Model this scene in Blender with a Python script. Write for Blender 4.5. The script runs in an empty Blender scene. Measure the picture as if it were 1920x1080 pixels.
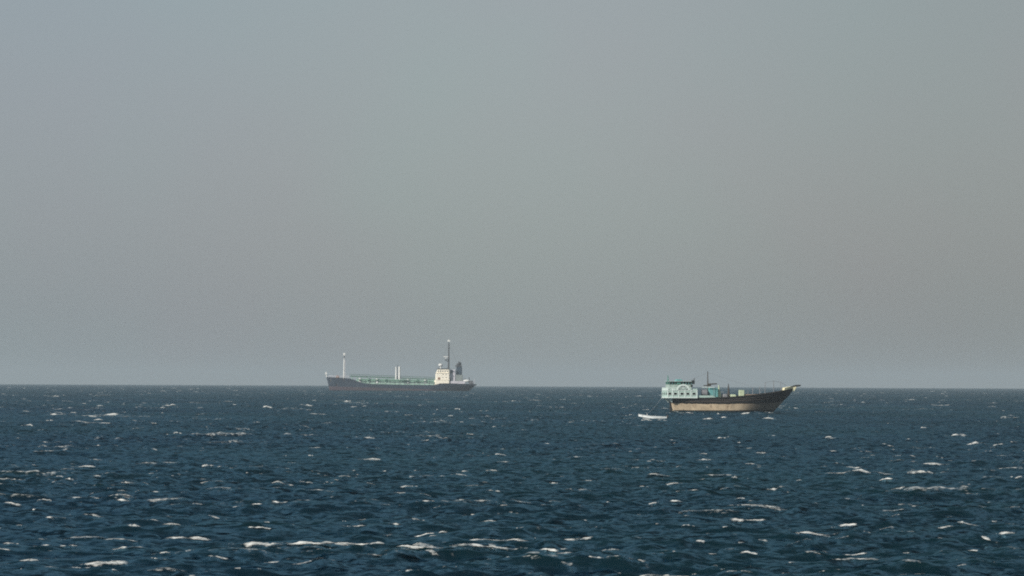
import bpy, math, random
import numpy as np
from mathutils import Vector, Matrix

# ------------------------------------------------------------------ camera, sky, sun
R = math.radians
scene = bpy.context.scene
CAM_H = 6.0                       # metres above mean sea level
FPX = 5217.0                      # focal length in pixels of a 1920 px wide picture
PITCH, ROLL = R(1.946), R(0.24)
RE = 6371000.0                    # the sea follows the curve of the earth
cam_d = bpy.data.cameras.new('camera'); cam = bpy.data.objects.new('camera', cam_d)
scene.collection.objects.link(cam); scene.camera = cam
cam_d.sensor_width = 36.0; cam_d.lens = 36.0 * FPX / 1920.0
cam_d.clip_start = 0.5; cam_d.clip_end = 60000.0
CAMROT = Matrix.Rotation(math.pi / 2 + PITCH, 3, 'X') @ Matrix.Rotation(ROLL, 3, 'Z')
cam.matrix_world = Matrix.Translation((0, 0, CAM_H)) @ CAMROT.to_4x4()

SUN_AZ, SUN_EL = R(50), R(29)     # sun stands behind the camera's left shoulder
sd = Vector((-math.sin(SUN_AZ) * math.cos(SUN_EL), -math.cos(SUN_AZ) * math.cos(SUN_EL), math.sin(SUN_EL)))
SUN_STRENGTH = 4.8
sl = bpy.data.lights.new('sun', 'SUN'); sl.energy = SUN_STRENGTH; sl.angle = R(0.6); sl.color = (1.0, 0.93, 0.82)
so = bpy.data.objects.new('sun', sl); scene.collection.objects.link(so)
so.rotation_euler = sd.to_track_quat('Z', 'Y').to_euler()

world = bpy.data.worlds.new('World'); scene.world = world; world.use_nodes = True
wn, wl = world.node_tree.nodes, world.node_tree.links
bg = wn['Background']
sky = wn.new('ShaderNodeTexSky'); sky.sky_type = 'NISHITA'; sky.sun_disc = False
sky.sun_elevation = SUN_EL
sky.sun_rotation = math.atan2(sd.x, sd.y)
sky.air_density = 1.0; sky.dust_density = 4.0; sky.ozone_density = 1.0
SKY_STRENGTH = 0.1
DUST = (3.64, 3.98, 4.06, 1)         # even grey of the dusty air, in sky units
DUST_MIX = 0.7
wmix = wn.new('ShaderNodeMix'); wmix.data_type = 'RGBA'
wmix.inputs[0].default_value = DUST_MIX; wmix.inputs[7].default_value = DUST
wl.new(sky.outputs[0], wmix.inputs[6]); 
# the dust lies a little thicker towards the right of the view
wtc = wn.new('ShaderNodeTexCoord'); wsx = wn.new('ShaderNodeSeparateXYZ'); wl.new(wtc.outputs['Generated'], wsx.inputs[0])
wmr = wn.new('ShaderNodeMapRange'); wmr.inputs[1].default_value = -.2; wmr.inputs[2].default_value = .2; wl.new(wsx.outputs[0], wmr.inputs[0])
wrp = wn.new('ShaderNodeValToRGB'); wrp.color_ramp.interpolation = 'EASE'
wrp.color_ramp.elements[0].position = .05; wrp.color_ramp.elements[0].color = (.955, .99, 1.03, 1)
wrp.color_ramp.elements[1].position = .95; wrp.color_ramp.elements[1].color = (.90, .88, .86, 1)
_e = wrp.color_ramp.elements.new(.5); _e.color = (1.02, 1.02, 1.01, 1)
wl.new(wmr.outputs[0], wrp.inputs[0])
wmu = wn.new('ShaderNodeMix'); wmu.data_type = 'RGBA'; wmu.blend_type = 'MULTIPLY'; wmu.inputs[0].default_value = 1.0
wl.new(wmix.outputs[2], wmu.inputs[6]); wl.new(wrp.outputs[0], wmu.inputs[7]); 
# faint uneven veils of dust
wnz = wn.new('ShaderNodeTexNoise'); wnz.inputs['Scale'].default_value = 7.0; wnz.inputs['Detail'].default_value = 3
wl.new(wtc.outputs['Generated'], wnz.inputs['Vector'])
wr2 = wn.new('ShaderNodeValToRGB'); wr2.color_ramp.elements[0].position = .35; wr2.color_ramp.elements[1].position = .65
wr2.color_ramp.elements[0].color = (.985, 1.03, 1.02, 1); wr2.color_ramp.elements[1].color = (1.015, .985, 1.0, 1)
wl.new(wnz.outputs[0], wr2.inputs[0])
wm2 = wn.new('ShaderNodeMix'); wm2.data_type = 'RGBA'; wm2.blend_type = 'MULTIPLY'; wm2.inputs[0].default_value = 1.0
wl.new(wmu.outputs[2], wm2.inputs[6]); wl.new(wr2.outputs[0], wm2.inputs[7]); wl.new(wm2.outputs[2], bg.inputs[0])
bg.inputs[1].default_value = SKY_STRENGTH

scene.view_settings.view_transform = 'Standard'; scene.view_settings.look = 'None'
scene.view_settings.exposure = 0.0; scene.view_settings.gamma = 1.0
scene.view_settings.use_curve_mapping = False
scene.render.engine = 'CYCLES'
scene.cycles.use_denoising = False
scene.cycles.max_bounces = 6; scene.cycles.transparent_max_bounces = 12
scene.cycles.volume_bounces = 1
scene.cycles.filter_width = 1.9
rng = np.random.default_rng(7); random.seed(7)

# ------------------------------------------------------------------ helpers
def link(o):
    scene.collection.objects.link(o); return o

def tag(o, label=None, cat=None, group=None, kind=None):
    if label: o['label'] = label
    if cat: o['category'] = cat
    if group: o['group'] = group
    if kind: o['kind'] = kind
    return o

def mat(name, col, rough=0.6, vary=0.18, scale=1.2, metallic=0.0, streak=None, spec=0.4):
    m = bpy.data.materials.new(name); m.use_nodes = True
    n, l = m.node_tree.nodes, m.node_tree.links
    p = n['Principled BSDF']; p.inputs['Roughness'].default_value = rough
    p.inputs['Metallic'].default_value = metallic; p.inputs['Specular IOR Level'].default_value = spec
    tc = n.new('ShaderNodeTexCoord')
    nz = n.new('ShaderNodeTexNoise'); nz.inputs['Scale'].default_value = scale; nz.inputs['Detail'].default_value = 6
    l.new(tc.outputs['Object'], nz.inputs['Vector'])
    rp = n.new('ShaderNodeValToRGB')
    rp.color_ramp.elements[0].position = 0.3; rp.color_ramp.elements[1].position = 0.7
    rp.color_ramp.elements[0].color = tuple(c * (1 - vary) for c in col) + (1,)
    rp.color_ramp.elements[1].color = tuple(min(1, c * (1 + vary)) for c in col) + (1,)
    l.new(nz.outputs[0], rp.inputs[0]); out = rp.outputs[0]
    if streak:                                   # runs of rust or dirt down the plating
        mp = n.new('ShaderNodeMapping'); mp.inputs['Scale'].default_value = streak[1]
        l.new(tc.outputs['Object'], mp.inputs[0])
        n2 = n.new('ShaderNodeTexNoise'); n2.inputs['Scale'].default_value = 1.0; n2.inputs['Detail'].default_value = 5
        l.new(mp.outputs[0], n2.inputs['Vector'])
        r2 = n.new('ShaderNodeValToRGB'); r2.color_ramp.elements[0].position = streak[2]; r2.color_ramp.elements[1].position = streak[2] + 0.14
        r2.color_ramp.elements[0].color = (0, 0, 0, 1); r2.color_ramp.elements[1].color = (streak[3],) * 3 + (1,)
        l.new(n2.outputs[0], r2.inputs[0])
        mx = n.new('ShaderNodeMix'); mx.data_type = 'RGBA'; mx.inputs[7].default_value = streak[0] + (1,)
        l.new(r2.outputs[0], mx.inputs[0]); l.new(out, mx.inputs[6]); out = mx.outputs[2]
    l.new(out, p.inputs['Base Color'])
    return m

class MB:
    """collects simple solids; build() makes ONE mesh object of them"""
    def __init__(s): s.v, s.f, s.mi = [], [], []
    def add(s, vs, fs, mi=0):
        o = len(s.v); s.v += [tuple(v) for v in vs]; s.f += [tuple(i + o for i in f) for f in fs]; s.mi += [mi] * len(fs); return s
    def box(s, x0, x1, y0, y1, z0, z1, mi=0, tx0=0, tx1=0, ty=0):
        # tx0 / tx1 / ty pull the top face in (tapered houses, raked fronts)
        vs = [(x0, y0, z0), (x1, y0, z0), (x1, y1, z0), (x0, y1, z0),
              (x0 + tx0, y0 + ty, z1), (x1 - tx1, y0 + ty, z1), (x1 - tx1, y1 - ty, z1), (x0 + tx0, y1 - ty, z1)]
        return s.add(vs, [(3, 2, 1, 0), (4, 5, 6, 7), (0, 1, 5, 4), (1, 2, 6, 5), (2, 3, 7, 6), (3, 0, 4, 7)], mi)
    def tube(s, pts, r, n=8, mi=0):
        pts = [Vector(p) for p in pts]; rs = r if isinstance(r, (list, tuple)) else [r] * len(pts)
        rings = []
        for i, p in enumerate(pts):
            d = (pts[min(i + 1, len(pts) - 1)] - pts[max(i - 1, 0)]).normalized()
            a = d.cross(Vector((0, 1, 0)) if abs(d.y) < .9 else Vector((1, 0, 0))).normalized(); b = d.cross(a)
            rings.append([p + (a * math.cos(2 * math.pi * k / n) + b * math.sin(2 * math.pi * k / n)) * rs[i] for k in range(n)])
        vs = [v for rg in rings for v in rg]; fs = []
        for i in range(len(pts) - 1):
            for k in range(n):
                fs.append((i * n + k, i * n + (k + 1) % n, (i + 1) * n + (k + 1) % n, (i + 1) * n + k))
        fs.append(tuple(range(n))[::-1]); fs.append(tuple((len(pts) - 1) * n + k for k in range(n)))
        return s.add(vs, fs, mi)
    def ball(s, c, rx, ry, rz, nu=12, nv=8, mi=0):
        vs = [(c[0], c[1], c[2] - rz)]; fs = []
        for j in range(1, nv):
            t = -math.pi / 2 + math.pi * j / nv
            for k in range(nu):
                a = 2 * math.pi * k / nu
                vs.append((c[0] + rx * math.cos(t) * math.cos(a), c[1] + ry * math.cos(t) * math.sin(a), c[2] + rz * math.sin(t)))
        vs.append((c[0], c[1], c[2] + rz)); top = len(vs) - 1
        for k in range(nu):
            fs.append((0, 1 + (k + 1) % nu, 1 + k)); fs.append((top, top - nu + k, top - nu + (k + 1) % nu))
            for j in range(nv - 2):
                a = 1 + j * nu
                fs.append((a + k, a + (k + 1) % nu, a + nu + (k + 1) % nu, a + nu + k))
        return s.add(vs, fs, mi)
    def build(s, name, mats, parent=None, smooth=False, bevel=0):
        me = bpy.data.meshes.new(name); me.from_pydata(s.v, [], s.f); me.update()
        for m in (mats if isinstance(mats, (list, tuple)) else [mats]): me.materials.append(m)
        me.polygons.foreach_set('material_index', s.mi)
        if smooth:
            me.polygons.foreach_set('use_smooth', [True] * len(me.polygons)); me.set_sharp_from_angle(angle=R(40))
        o = link(bpy.data.objects.new(name, me)); o.parent = parent
        if bevel:
            b = o.modifiers.new('bevel', 'BEVEL'); b.width = bevel; b.segments = 2; b.limit_method = 'ANGLE'
        return o

def shade_stain_ahead(m, col, x0, x1):
    """bow shade painted in together with weathered, tarred-over paint; begins raggedly at x0 and covers everything ahead of x1"""
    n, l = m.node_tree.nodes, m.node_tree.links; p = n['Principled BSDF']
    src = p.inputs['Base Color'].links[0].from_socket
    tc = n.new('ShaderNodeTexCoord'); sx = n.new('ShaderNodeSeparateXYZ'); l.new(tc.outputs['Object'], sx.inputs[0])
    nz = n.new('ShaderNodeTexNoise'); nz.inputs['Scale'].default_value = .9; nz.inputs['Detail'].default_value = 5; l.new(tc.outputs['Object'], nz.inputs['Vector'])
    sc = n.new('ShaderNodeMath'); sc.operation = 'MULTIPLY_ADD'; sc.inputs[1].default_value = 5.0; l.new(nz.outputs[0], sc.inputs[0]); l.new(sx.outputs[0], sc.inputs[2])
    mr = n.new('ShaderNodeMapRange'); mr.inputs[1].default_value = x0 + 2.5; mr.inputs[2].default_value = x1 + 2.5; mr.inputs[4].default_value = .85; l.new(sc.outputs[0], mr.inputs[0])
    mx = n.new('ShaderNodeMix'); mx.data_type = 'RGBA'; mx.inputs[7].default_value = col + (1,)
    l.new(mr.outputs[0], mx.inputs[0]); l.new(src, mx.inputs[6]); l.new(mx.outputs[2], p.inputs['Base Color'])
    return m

def lerp(a, b, t): return a + (b - a) * t
def curve(pts):
    xs = [p[0] for p in pts]; ys = [p[1] for p in pts]
    def f(x):
        # monotone smooth interpolation through the offsets table
        if x <= xs[0]: return ys[0]
        if x >= xs[-1]: return ys[-1]
        i = max(k for k in range(len(xs)) if xs[k] <= x)
        i = min(i, len(xs) - 2)
        def slope(k):
            if k == 0: return (ys[1] - ys[0]) / (xs[1] - xs[0])
            if k == len(xs) - 1: return (ys[-1] - ys[-2]) / (xs[-1] - xs[-2])
            a = (ys[k] - ys[k - 1]) / (xs[k] - xs[k - 1]); b = (ys[k + 1] - ys[k]) / (xs[k + 1] - xs[k])
            return 0 if a * b <= 0 else 2 * a * b / (a + b)
        h = xs[i + 1] - xs[i]; t = (x - xs[i]) / h; m0, m1 = slope(i), slope(i + 1)
        return ((2 * t**3 - 3 * t**2 + 1) * ys[i] + (t**3 - 2 * t**2 + t) * h * m0 + (-2 * t**3 + 3 * t**2) * ys[i + 1] + (t**3 - t**2) * h * m1)
    return f

# ------------------------------------------------------------------ the sea: a wind sea of many wave trains
def wave_trains():
    tr = []
    r = random.Random(11)
    n = 84
    for i in range(n):
        lam = 0.7 * (20.0 / 0.7) ** (i / (n - 1)) * r.uniform(.93, 1.07)
        k = 2 * math.pi / lam
        th = r.gauss(0, 0.55 if lam > 5 else 0.75) + R(14)      # heading, mostly towards the shore
        steep = 0.050 if lam < 2 else 0.050 * (2 / lam) ** 0.85
        tr.append((lam, k * math.sin(th), -k * math.cos(th), steep / k, r.uniform(0, 2 * math.pi)))
    return tr
TRAINS = wave_trains()

def sea_height(x, y, cell=None):
    """height of the water over the mean level; wave trains finer than the local cell are left to the shader"""
    z = np.zeros_like(x); sx = np.zeros_like(x)
    # wave groups: the wind sea comes in stronger and weaker patches
    g = 1 + 0.28 * np.sin(x * .041 + y * .017 + 1) * np.sin(y * .029 - x * .013 + 2) + 0.2 * np.sin(x * .11 - y * .05) * np.sin(y * .083 + .5)
    for lam, kx, ky, a, ph in TRAINS:
        p = kx * x + ky * y + ph
        amp = a
        if cell is not None: amp = a * np.clip(lam / (1.6 * cell) - .4, 0, 1)
        c = np.cos(p)
        z += amp * (c + 0.22 * np.cos(2 * p))                  # sharper crests, flatter troughs
    return z * g

def drop(x, y): return -(x * x + y * y) / (2 * RE)

def ray_to_sea(px, py):
    d = CAMROT @ Vector(((px - 960) / FPX, -(py - 540) / FPX, -1.0)); d.normalize()
    # mean sea: CAM_H + d.z t = -(t^2) / 2R
    a, b, c = 1 / (2 * RE), d.z, CAM_H
    disc = b * b - 4 * a * c
    if disc < 0: return None
    t = (-b - math.sqrt(disc)) / (2 * a)
    return d.x * t, d.y * t

CI = CAMROT.transposed()
def project(x, y, z):
    v = CI @ Vector((x, y, z - CAM_H))
    return 960 - FPX * v.x / v.z, 540 + FPX * v.y / v.z

def water_material():
    m = bpy.data.materials.new('sea_water'); m.use_nodes = True
    n, l = m.node_tree.nodes, m.node_tree.links
    p = n['Principled BSDF']; p.inputs['IOR'].default_value = 1.33
    p.inputs['Specular IOR Level'].default_value = 0.08
    geo = n.new('ShaderNodeNewGeometry')
    def mapped(sx, sy, sz=1):
        mp = n.new('ShaderNodeMapping'); mp.inputs['Scale'].default_value = (sx, sy, sz)
        l.new(geo.outputs['Position'], mp.inputs[0]); return mp.outputs[0]
    def noise(vec, scale, det=3, rough=.55):
        t = n.new('ShaderNodeTexNoise'); t.inputs['Scale'].default_value = scale
        t.inputs['Detail'].default_value = det; t.inputs['Roughness'].default_value = rough
        l.new(vec, t.inputs['Vector']); return t
    def vmath(op, a, b):
        v = n.new('ShaderNodeVectorMath'); v.operation = op
        for i, q in enumerate((a, b)):
            if q is None: continue
            if hasattr(q, 'links'): l.new(q, v.inputs[i])
            else: v.inputs[i].default_value = q
        return v
    def math_(op, a, b=None):
        v = n.new('ShaderNodeMath'); v.operation = op
        for i, q in enumerate((a, b)):
            if q is None: continue
            if hasattr(q, 'links'): l.new(q, v.inputs[i])
            else: v.inputs[i].default_value = q
        return v.outputs[0]
    # ripples: tilt the normal directly so that they do not fade with distance
    r1 = noise(mapped(.95, 1.25), 1.0, 5, .66); r2 = noise(mapped(.3, .3), 1.0, 3)
    a1 = vmath('MULTIPLY', vmath('SUBTRACT', r1.outputs['Color'], (.5, .5, .5)).outputs[0], (1.4, 3.2, 0))
    a2 = vmath('MULTIPLY', vmath('SUBTRACT', r2.outputs['Color'], (.5, .5, .5)).outputs[0], (.5, .9, 0))
    s1 = vmath('ADD', a1.outputs[0], a2.outputs[0])
    gu = noise(mapped(.016, .010), 1.0, 3)                        # gusts roughen some stretches more than others
    gs = n.new('ShaderNodeMapRange'); gs.inputs[1].default_value = .35; gs.inputs[2].default_value = .65; gs.inputs[3].default_value = .65; gs.inputs[4].default_value = 1.35
    l.new(gu.outputs[0], gs.inputs[0])
    sc_ = n.new('ShaderNodeVectorMath'); sc_.operation = 'SCALE'; l.new(s1.outputs[0], sc_.inputs[0]); l.new(gs.outputs[0], sc_.inputs['Scale']); s1 = sc_
    s2 = vmath('ADD', s1.outputs[0], geo.outputs['Normal'])
    nn = vmath('NORMALIZE', s2.outputs[0], None)
    l.new(nn.outputs[0], p.inputs['Normal'])
    p.inputs['Specular IOR Level'].default_value = 0.0
    gl = n.new('ShaderNodeBsdfGlossy'); gl.inputs['Color'].default_value = (.40, .76, 1.0, 1); gl.inputs['Roughness'].default_value = .09
    l.new(nn.outputs[0], gl.inputs['Normal'])
    # Fresnel reflection of a rough sea: facets turned away are masked by the waves before them
    dt = vmath('DOT_PRODUCT', nn.outputs[0], geo.outputs['Incoming'])
    ct = math_('MINIMUM', math_('MAXIMUM', math_('ABSOLUTE', dt.outputs['Value']), .05), 1.0)
    fsc = math_('MULTIPLY_ADD', math_('POWER', math_('SUBTRACT', 1.0, ct), 5.5), .44)
    fsc.node.inputs[2].default_value = .012
    # colour of the deep water, in slow patches (silt, depth)
    c1 = noise(mapped(.012, .008), 1.0, 4)
    cr = n.new('ShaderNodeValToRGB'); cr.color_ramp.elements[0].position = .35; cr.color_ramp.elements[1].position = .65
    cr.color_ramp.elements[0].color = (.0016, .0095, .0200, 1); cr.color_ramp.elements[1].color = (.0024, .0140, .0175, 1)
    l.new(c1.outputs[0], cr.inputs[0])
    # spent foam: thin torn lace left over on the crests
    at = n.new('ShaderNodeAttribute'); at.attribute_name = 'foam'
    f1 = noise(mapped(1.0, 1.0), 2.6, 6, .7)
    f0 = noise(mapped(.05, .07), 1.0, 3)
    patch = math_('MULTIPLY', math_('SUBTRACT', f0.outputs[0], .42), .55)
    fm = math_('ADD', math_('ADD', math_('MULTIPLY', at.outputs['Fac'], .33), f1.outputs[0]), patch)
    fr = n.new('ShaderNodeMapRange'); fr.inputs[1].default_value = .765; fr.inputs[2].default_value = .97; fr.inputs[4].default_value = .8
    l.new(fm, fr.inputs[0])
    mx = n.new('ShaderNodeMix'); mx.data_type = 'RGBA'; mx.inputs[7].default_value = (.72, .75, .75, 1)
    l.new(fr.outputs[0], mx.inputs[0]); l.new(cr.outputs[0], mx.inputs[6]); l.new(mx.outputs[2], p.inputs['Base Color'])
    ro = n.new('ShaderNodeMapRange'); ro.inputs[3].default_value = .16; ro.inputs[4].default_value = .8
    l.new(fr.outputs[0], ro.inputs[0]); l.new(ro.outputs[0], p.inputs['Roughness'])
    ms = n.new('ShaderNodeMixShader'); inv = math_('SUBTRACT', 1.0, fr.outputs[0])
    l.new(math_('MULTIPLY', fsc, inv), ms.inputs[0]); l.new(p.outputs[0], ms.inputs[1]); l.new(gl.outputs[0], ms.inputs[2])
    l.new(ms.outputs[0], n['Material Output'].inputs['Surface'])
    return m

def build_sea():
    az = np.concatenate([np.linspace(-62, -14.3, 70), np.linspace(-14, 14, 930), np.linspace(14.3, 62, 70)]) * math.pi / 180
    r = np.concatenate([np.geomspace(24, 76, 40)[:-1], np.geomspace(76, 2600, 840)[:-1], np.geomspace(2600, 14000, 110)])
    jit = rng.uniform(-.3, .3, len(r)); jit[0] = jit[-1] = 0
    r = r + jit * np.gradient(r)
    A, RR = np.meshgrid(az, r)
    X = RR * np.sin(A); Y = RR * np.cos(A)
    cell = RR * np.gradient(az)[None, :] * .8
    Zw = sea_height(X, Y, np.maximum(cell, .2))
    Z = Zw + drop(X, Y)
    nr, nc = X.shape
    co = np.stack([X, Y, Z], -1).reshape(-1, 3)
    me = bpy.data.meshes.new('sea')
    me.vertices.add(nr * nc); me.vertices.foreach_set('co', co.ravel())
    i = (np.arange(nr - 1)[:, None] * nc + np.arange(nc - 1)[None, :]).ravel()
    q = np.stack([i, i + 1, i + nc + 1, i + nc], -1)
    nq = len(q)
    me.loops.add(nq * 4); me.loops.foreach_set('vertex_index', q.ravel().astype(np.int32))
    me.polygons.add(nq); me.polygons.foreach_set('loop_start', (np.arange(nq) * 4).astype(np.int32))
    me.polygons.foreach_set('use_smooth', np.ones(nq, bool))
    me.update(calc_edges=True)
    foam = np.clip((Zw - .12) / .35, 0, 1)
    at = me.attributes.new('foam', 'FLOAT', 'POINT'); at.data.foreach_set('value', foam.ravel().astype(np.float32))
    me.materials.append(water_material())
    return tag(link(bpy.data.objects.new('sea', me)), 'dark blue choppy sea with whitecaps', None, None, 'structure')
sea = build_sea()

# breaking crests: position in the photograph, width (px); patchy ones are thin and torn
CAPS = [(105,744,14),(190,761,18),(324,760,34),(500,763,24),(577,761,38),(105,777,38),(165,781,50),(210,779,55),(93,788,18),(186,788,22),(52,798,26),
(290,795,12),(332,812,20),(183,834,18),(387,873,30),(584,856,14),(130,899,22),(236,907,20),(530,904,50),(575,902,50),(519,917,26),(232,935,34),
(21,943,44),(83,941,36),(433,942,60),(524,943,34),(401,970,30),(253,987,50),(318,991,46),(352,1006,68),(486,995,50),(480,1006,80),(525,1009,90),(575,1011,90),(625,1014,80),(655,1019,80),(690,1023,60),(555,1021,50),(765,1021,60),(825,1024,60),(880,1023,80),(930,1020,70),
(63,1043,60),(200,1047,100),(408,1042,46),(229,1036,40),(14,1011,40),(137,1026,20),
(686,863,56),(724,884,22),(932,881,38),(927,917,36),(1025,836,28),(1039,901,20),(1141,949,24),(1224,943,30),(1266,942,28),(784,966,30),(742,986,32),
(805,1000,60),(915,1007,140),(1076,1012,66),(1027,1024,40),(1118,1043,36),(1052,1059,20),(858,767,12),(964,752,14),(883,815,18),(927,800,14),
(650,753,22),(665,763,20),(819,769,10),(844,780,14),
(1556,820,28),(1352,822,20),(1428,851,42),(1319,862,46),(1797,814,48),(1829,831,50),(1871,834,26),(1621,858,24),(1593,890,100),(1727,885,50),
(1665,902,32),(1695,915,26),(1584,934,46),(1447,917,26),(1378,899,16),(1410,951,92),(1398,973,60),(1512,1002,100),(1627,1002,18),(1313,1016,28),
(1605,1034,48),(1403,1043,36),(1804,969,30),(1850,1007,40),(1892,999,40),(1773,990,32),(1815,1034,36),(1593,982,50),(1329,785,28),(1440,786,28),
(1357,783,14),(1290,775,20),(1345,777,18),(1398,776,24),(1446,775,16),(1268,773,10),(1212,788,26),(1240,788,30),(1462,766,11),(1906,900,40),(1732,803,18)]
LACE = [(610,1019,150),(680,1025,150),(900,1027,110),(780,1030,90),(490,1026,90),(1730,890,60),(560,905,90),(720,1000,60)]

def foam_material():
    m = bpy.data.materials.new('sea_foam'); m.use_nodes = True
    n, l = m.node_tree.nodes, m.node_tree.links
    p = n['Principled BSDF']; p.inputs['Base Color'].default_value = (.74, .76, .75, 1); p.inputs['Roughness'].default_value = .8
    p.inputs['Specular IOR Level'].default_value = .1
    geo = n.new('ShaderNodeNewGeometry')
    mp = n.new('ShaderNodeMapping'); mp.inputs['Scale'].default_value = (1.6, 2.6, 6); l.new(geo.outputs['Position'], mp.inputs[0])
    nz = n.new('ShaderNodeTexNoise'); nz.inputs['Scale'].default_value = 2.0; nz.inputs['Detail'].default_value = 6; nz.inputs['Roughness'].default_value = .8
    l.new(mp.outputs[0], nz.inputs['Vector'])
    at = n.new('ShaderNodeAttribute'); at.attribute_name = 'cover'
    ad = n.new('ShaderNodeMath'); ad.operation = 'ADD'; l.new(at.outputs['Fac'], ad.inputs[0]); l.new(nz.outputs[0], ad.inputs[1])
    mr = n.new('ShaderNodeMapRange'); mr.inputs[1].default_value = .84; mr.inputs[2].default_value = 1.14; l.new(ad.outputs[0], mr.inputs[0])
    tr = n.new('ShaderNodeBsdfTransparent'); ms = n.new('ShaderNodeMixShader')
    l.new(mr.outputs[0], ms.inputs[0]); l.new(tr.outputs[0], ms.inputs[1]); l.new(p.outputs[0], ms.inputs[2])
    l.new(ms.outputs[0], n['Material Output'].inputs['Surface'])
    return m

def snap_to_crest(x, y, py):
    """nearest crest of the wave field along the line of sight"""
    t = np.linspace(.86, 1.16, 160); xs, ys = x * t, y * t
    z = sea_height(xs, ys, np.maximum(np.hypot(xs, ys) * .0005, .2))
    best = None
    for i in range(1, 159):
        if z[i] > z[i - 1] and z[i] >= z[i + 1] and z[i] > .08:
            e = abs(project(xs[i], ys[i], z[i] + drop(xs[i], ys[i]))[1] - py)
            if best is None or e < best[0]: best = (e, xs[i], ys[i])
    return (best[1], best[2]) if best and best[0] < 14 else (x, y)

def build_foam():
    V, F, C = [], [], []
    def cap(x, y, w, dep, h, ang, cov, nu=26, nv=9):
        s = np.linspace(-1, 1, nu)[None, :]; t = np.linspace(0, 1, nv)[:, None]
        rag = np.interp(np.linspace(0, 1, nu), np.linspace(0, 1, 9), rng.uniform(.35, 1.0, 9))[None, :]
        bend = rng.uniform(-.25, .25) * dep
        off = np.interp(np.linspace(0, 1, nu), np.linspace(0, 1, 6), rng.uniform(-.3, .3, 6))[None, :] * dep
        tap = np.clip(1 - np.abs(s) ** 1.6, 0, 1) ** .9 * rag
        lx = s * w / 2 + 0 * t
        ly = (t - .35) * dep * (.25 + .75 * tap) + bend * s * s + off
        lx = lx + rng.normal(0, w / nu * .25, lx.shape)
        X = x + lx * math.cos(ang) - ly * math.sin(ang); Y = y + lx * math.sin(ang) + ly * math.cos(ang)
        prof = np.sin(np.pi * np.clip(t, 0, 1)) ** .7
        Z = sea_height(X, Y, np.maximum(np.hypot(X, Y) * .0005, .2)) + drop(X, Y) + h * prof * tap * (1 + rng.normal(0, .16, lx.shape)) - .05 * (1 - prof)
        cv = cov * (.25 + .75 * np.clip(prof * 1.3, 0, 1)) * np.clip(tap * 1.6, 0, 1) + 0 * X
        o = sum(len(v) for v in V)
        V.append(np.stack([X, Y, Z], -1).reshape(-1, 3)); C.append(cv.ravel())
        i = (np.arange(nv - 1)[:, None] * nu + np.arange(nu - 1)[None, :]).ravel() + o
        F.append(np.stack([i, i + 1, i + nu + 1, i + nu], -1))
    for px, py, w in CAPS:
        p = ray_to_sea(px, py)
        if p is None: continue
        x, y = snap_to_crest(p[0], p[1], py); d = math.hypot(x, y); s = d / FPX
        W = w * s * (1.35 if w < 55 else 1.65); H = (1.9 + w * .032) * s
        cap(x, y, W, max(.35 * W, .5) if W < 4 else 1.5, H, rng.normal(0, .12), rng.uniform(.46, .58))
    for px, py, w in LACE:
        p = ray_to_sea(px, py); s = math.hypot(*p) / FPX
        cap(p[0], p[1], w * s * 1.2, 2.6, .03, rng.normal(0, .1), .43, 40, 16)
    # the countless smaller ones, all over the water
    k = 0
    while k < 2100:
        d = 84 * (2600 / 84) ** (rng.random() ** 1.1); a = rng.uniform(-13, 13) * math.pi / 180
        x, y = d * math.sin(a), d * math.cos(a)
        # gusts: the caps gather in patches
        if rng.random() > .22 + .9 * max(0, math.sin(x * .055 + 1.4 * math.sin(y * .019)) * math.sin(y * .031 + .02 * x)) + .2 * math.sin(y * .011): continue
        px, py = project(x, y, drop(x, y))
        x, y = snap_to_crest(x, y, py)
        W = min(rng.lognormal(.25, .8) * (.45 + d / 420), 7.5) * (.55 + .45 * min(d / 300, 1))
        H = max(.03 + .03 * W * .5, 1.2 * d / FPX) * rng.uniform(.45, 1.0)
        cap(x, y, W, max(.3 * W, .3) if W < 3 else 1.0, H, rng.normal(0, .14), rng.uniform(.22, .50), 14, 5); k += 1
    co = np.concatenate(V); q = np.concatenate(F); nq = len(q)
    me = bpy.data.meshes.new('sea_foam'); me.vertices.add(len(co)); me.vertices.foreach_set('co', co.ravel())
    me.loops.add(nq * 4); me.loops.foreach_set('vertex_index', q.ravel().astype(np.int32))
    me.polygons.add(nq); me.polygons.foreach_set('loop_start', (np.arange(nq) * 4).astype(np.int32))
    me.polygons.foreach_set('use_smooth', np.ones(nq, bool)); me.update(calc_edges=True)
    at = me.attributes.new('cover', 'FLOAT', 'POINT'); at.data.foreach_set('value', np.concatenate(C).astype(np.float32))
    me.materials.append(foam_material())
    tag(link(bpy.data.objects.new('sea_foam', me)), 'white foam of breaking whitecaps scattered over the dark sea', 'foam', None, 'stuff')
build_foam()

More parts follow.
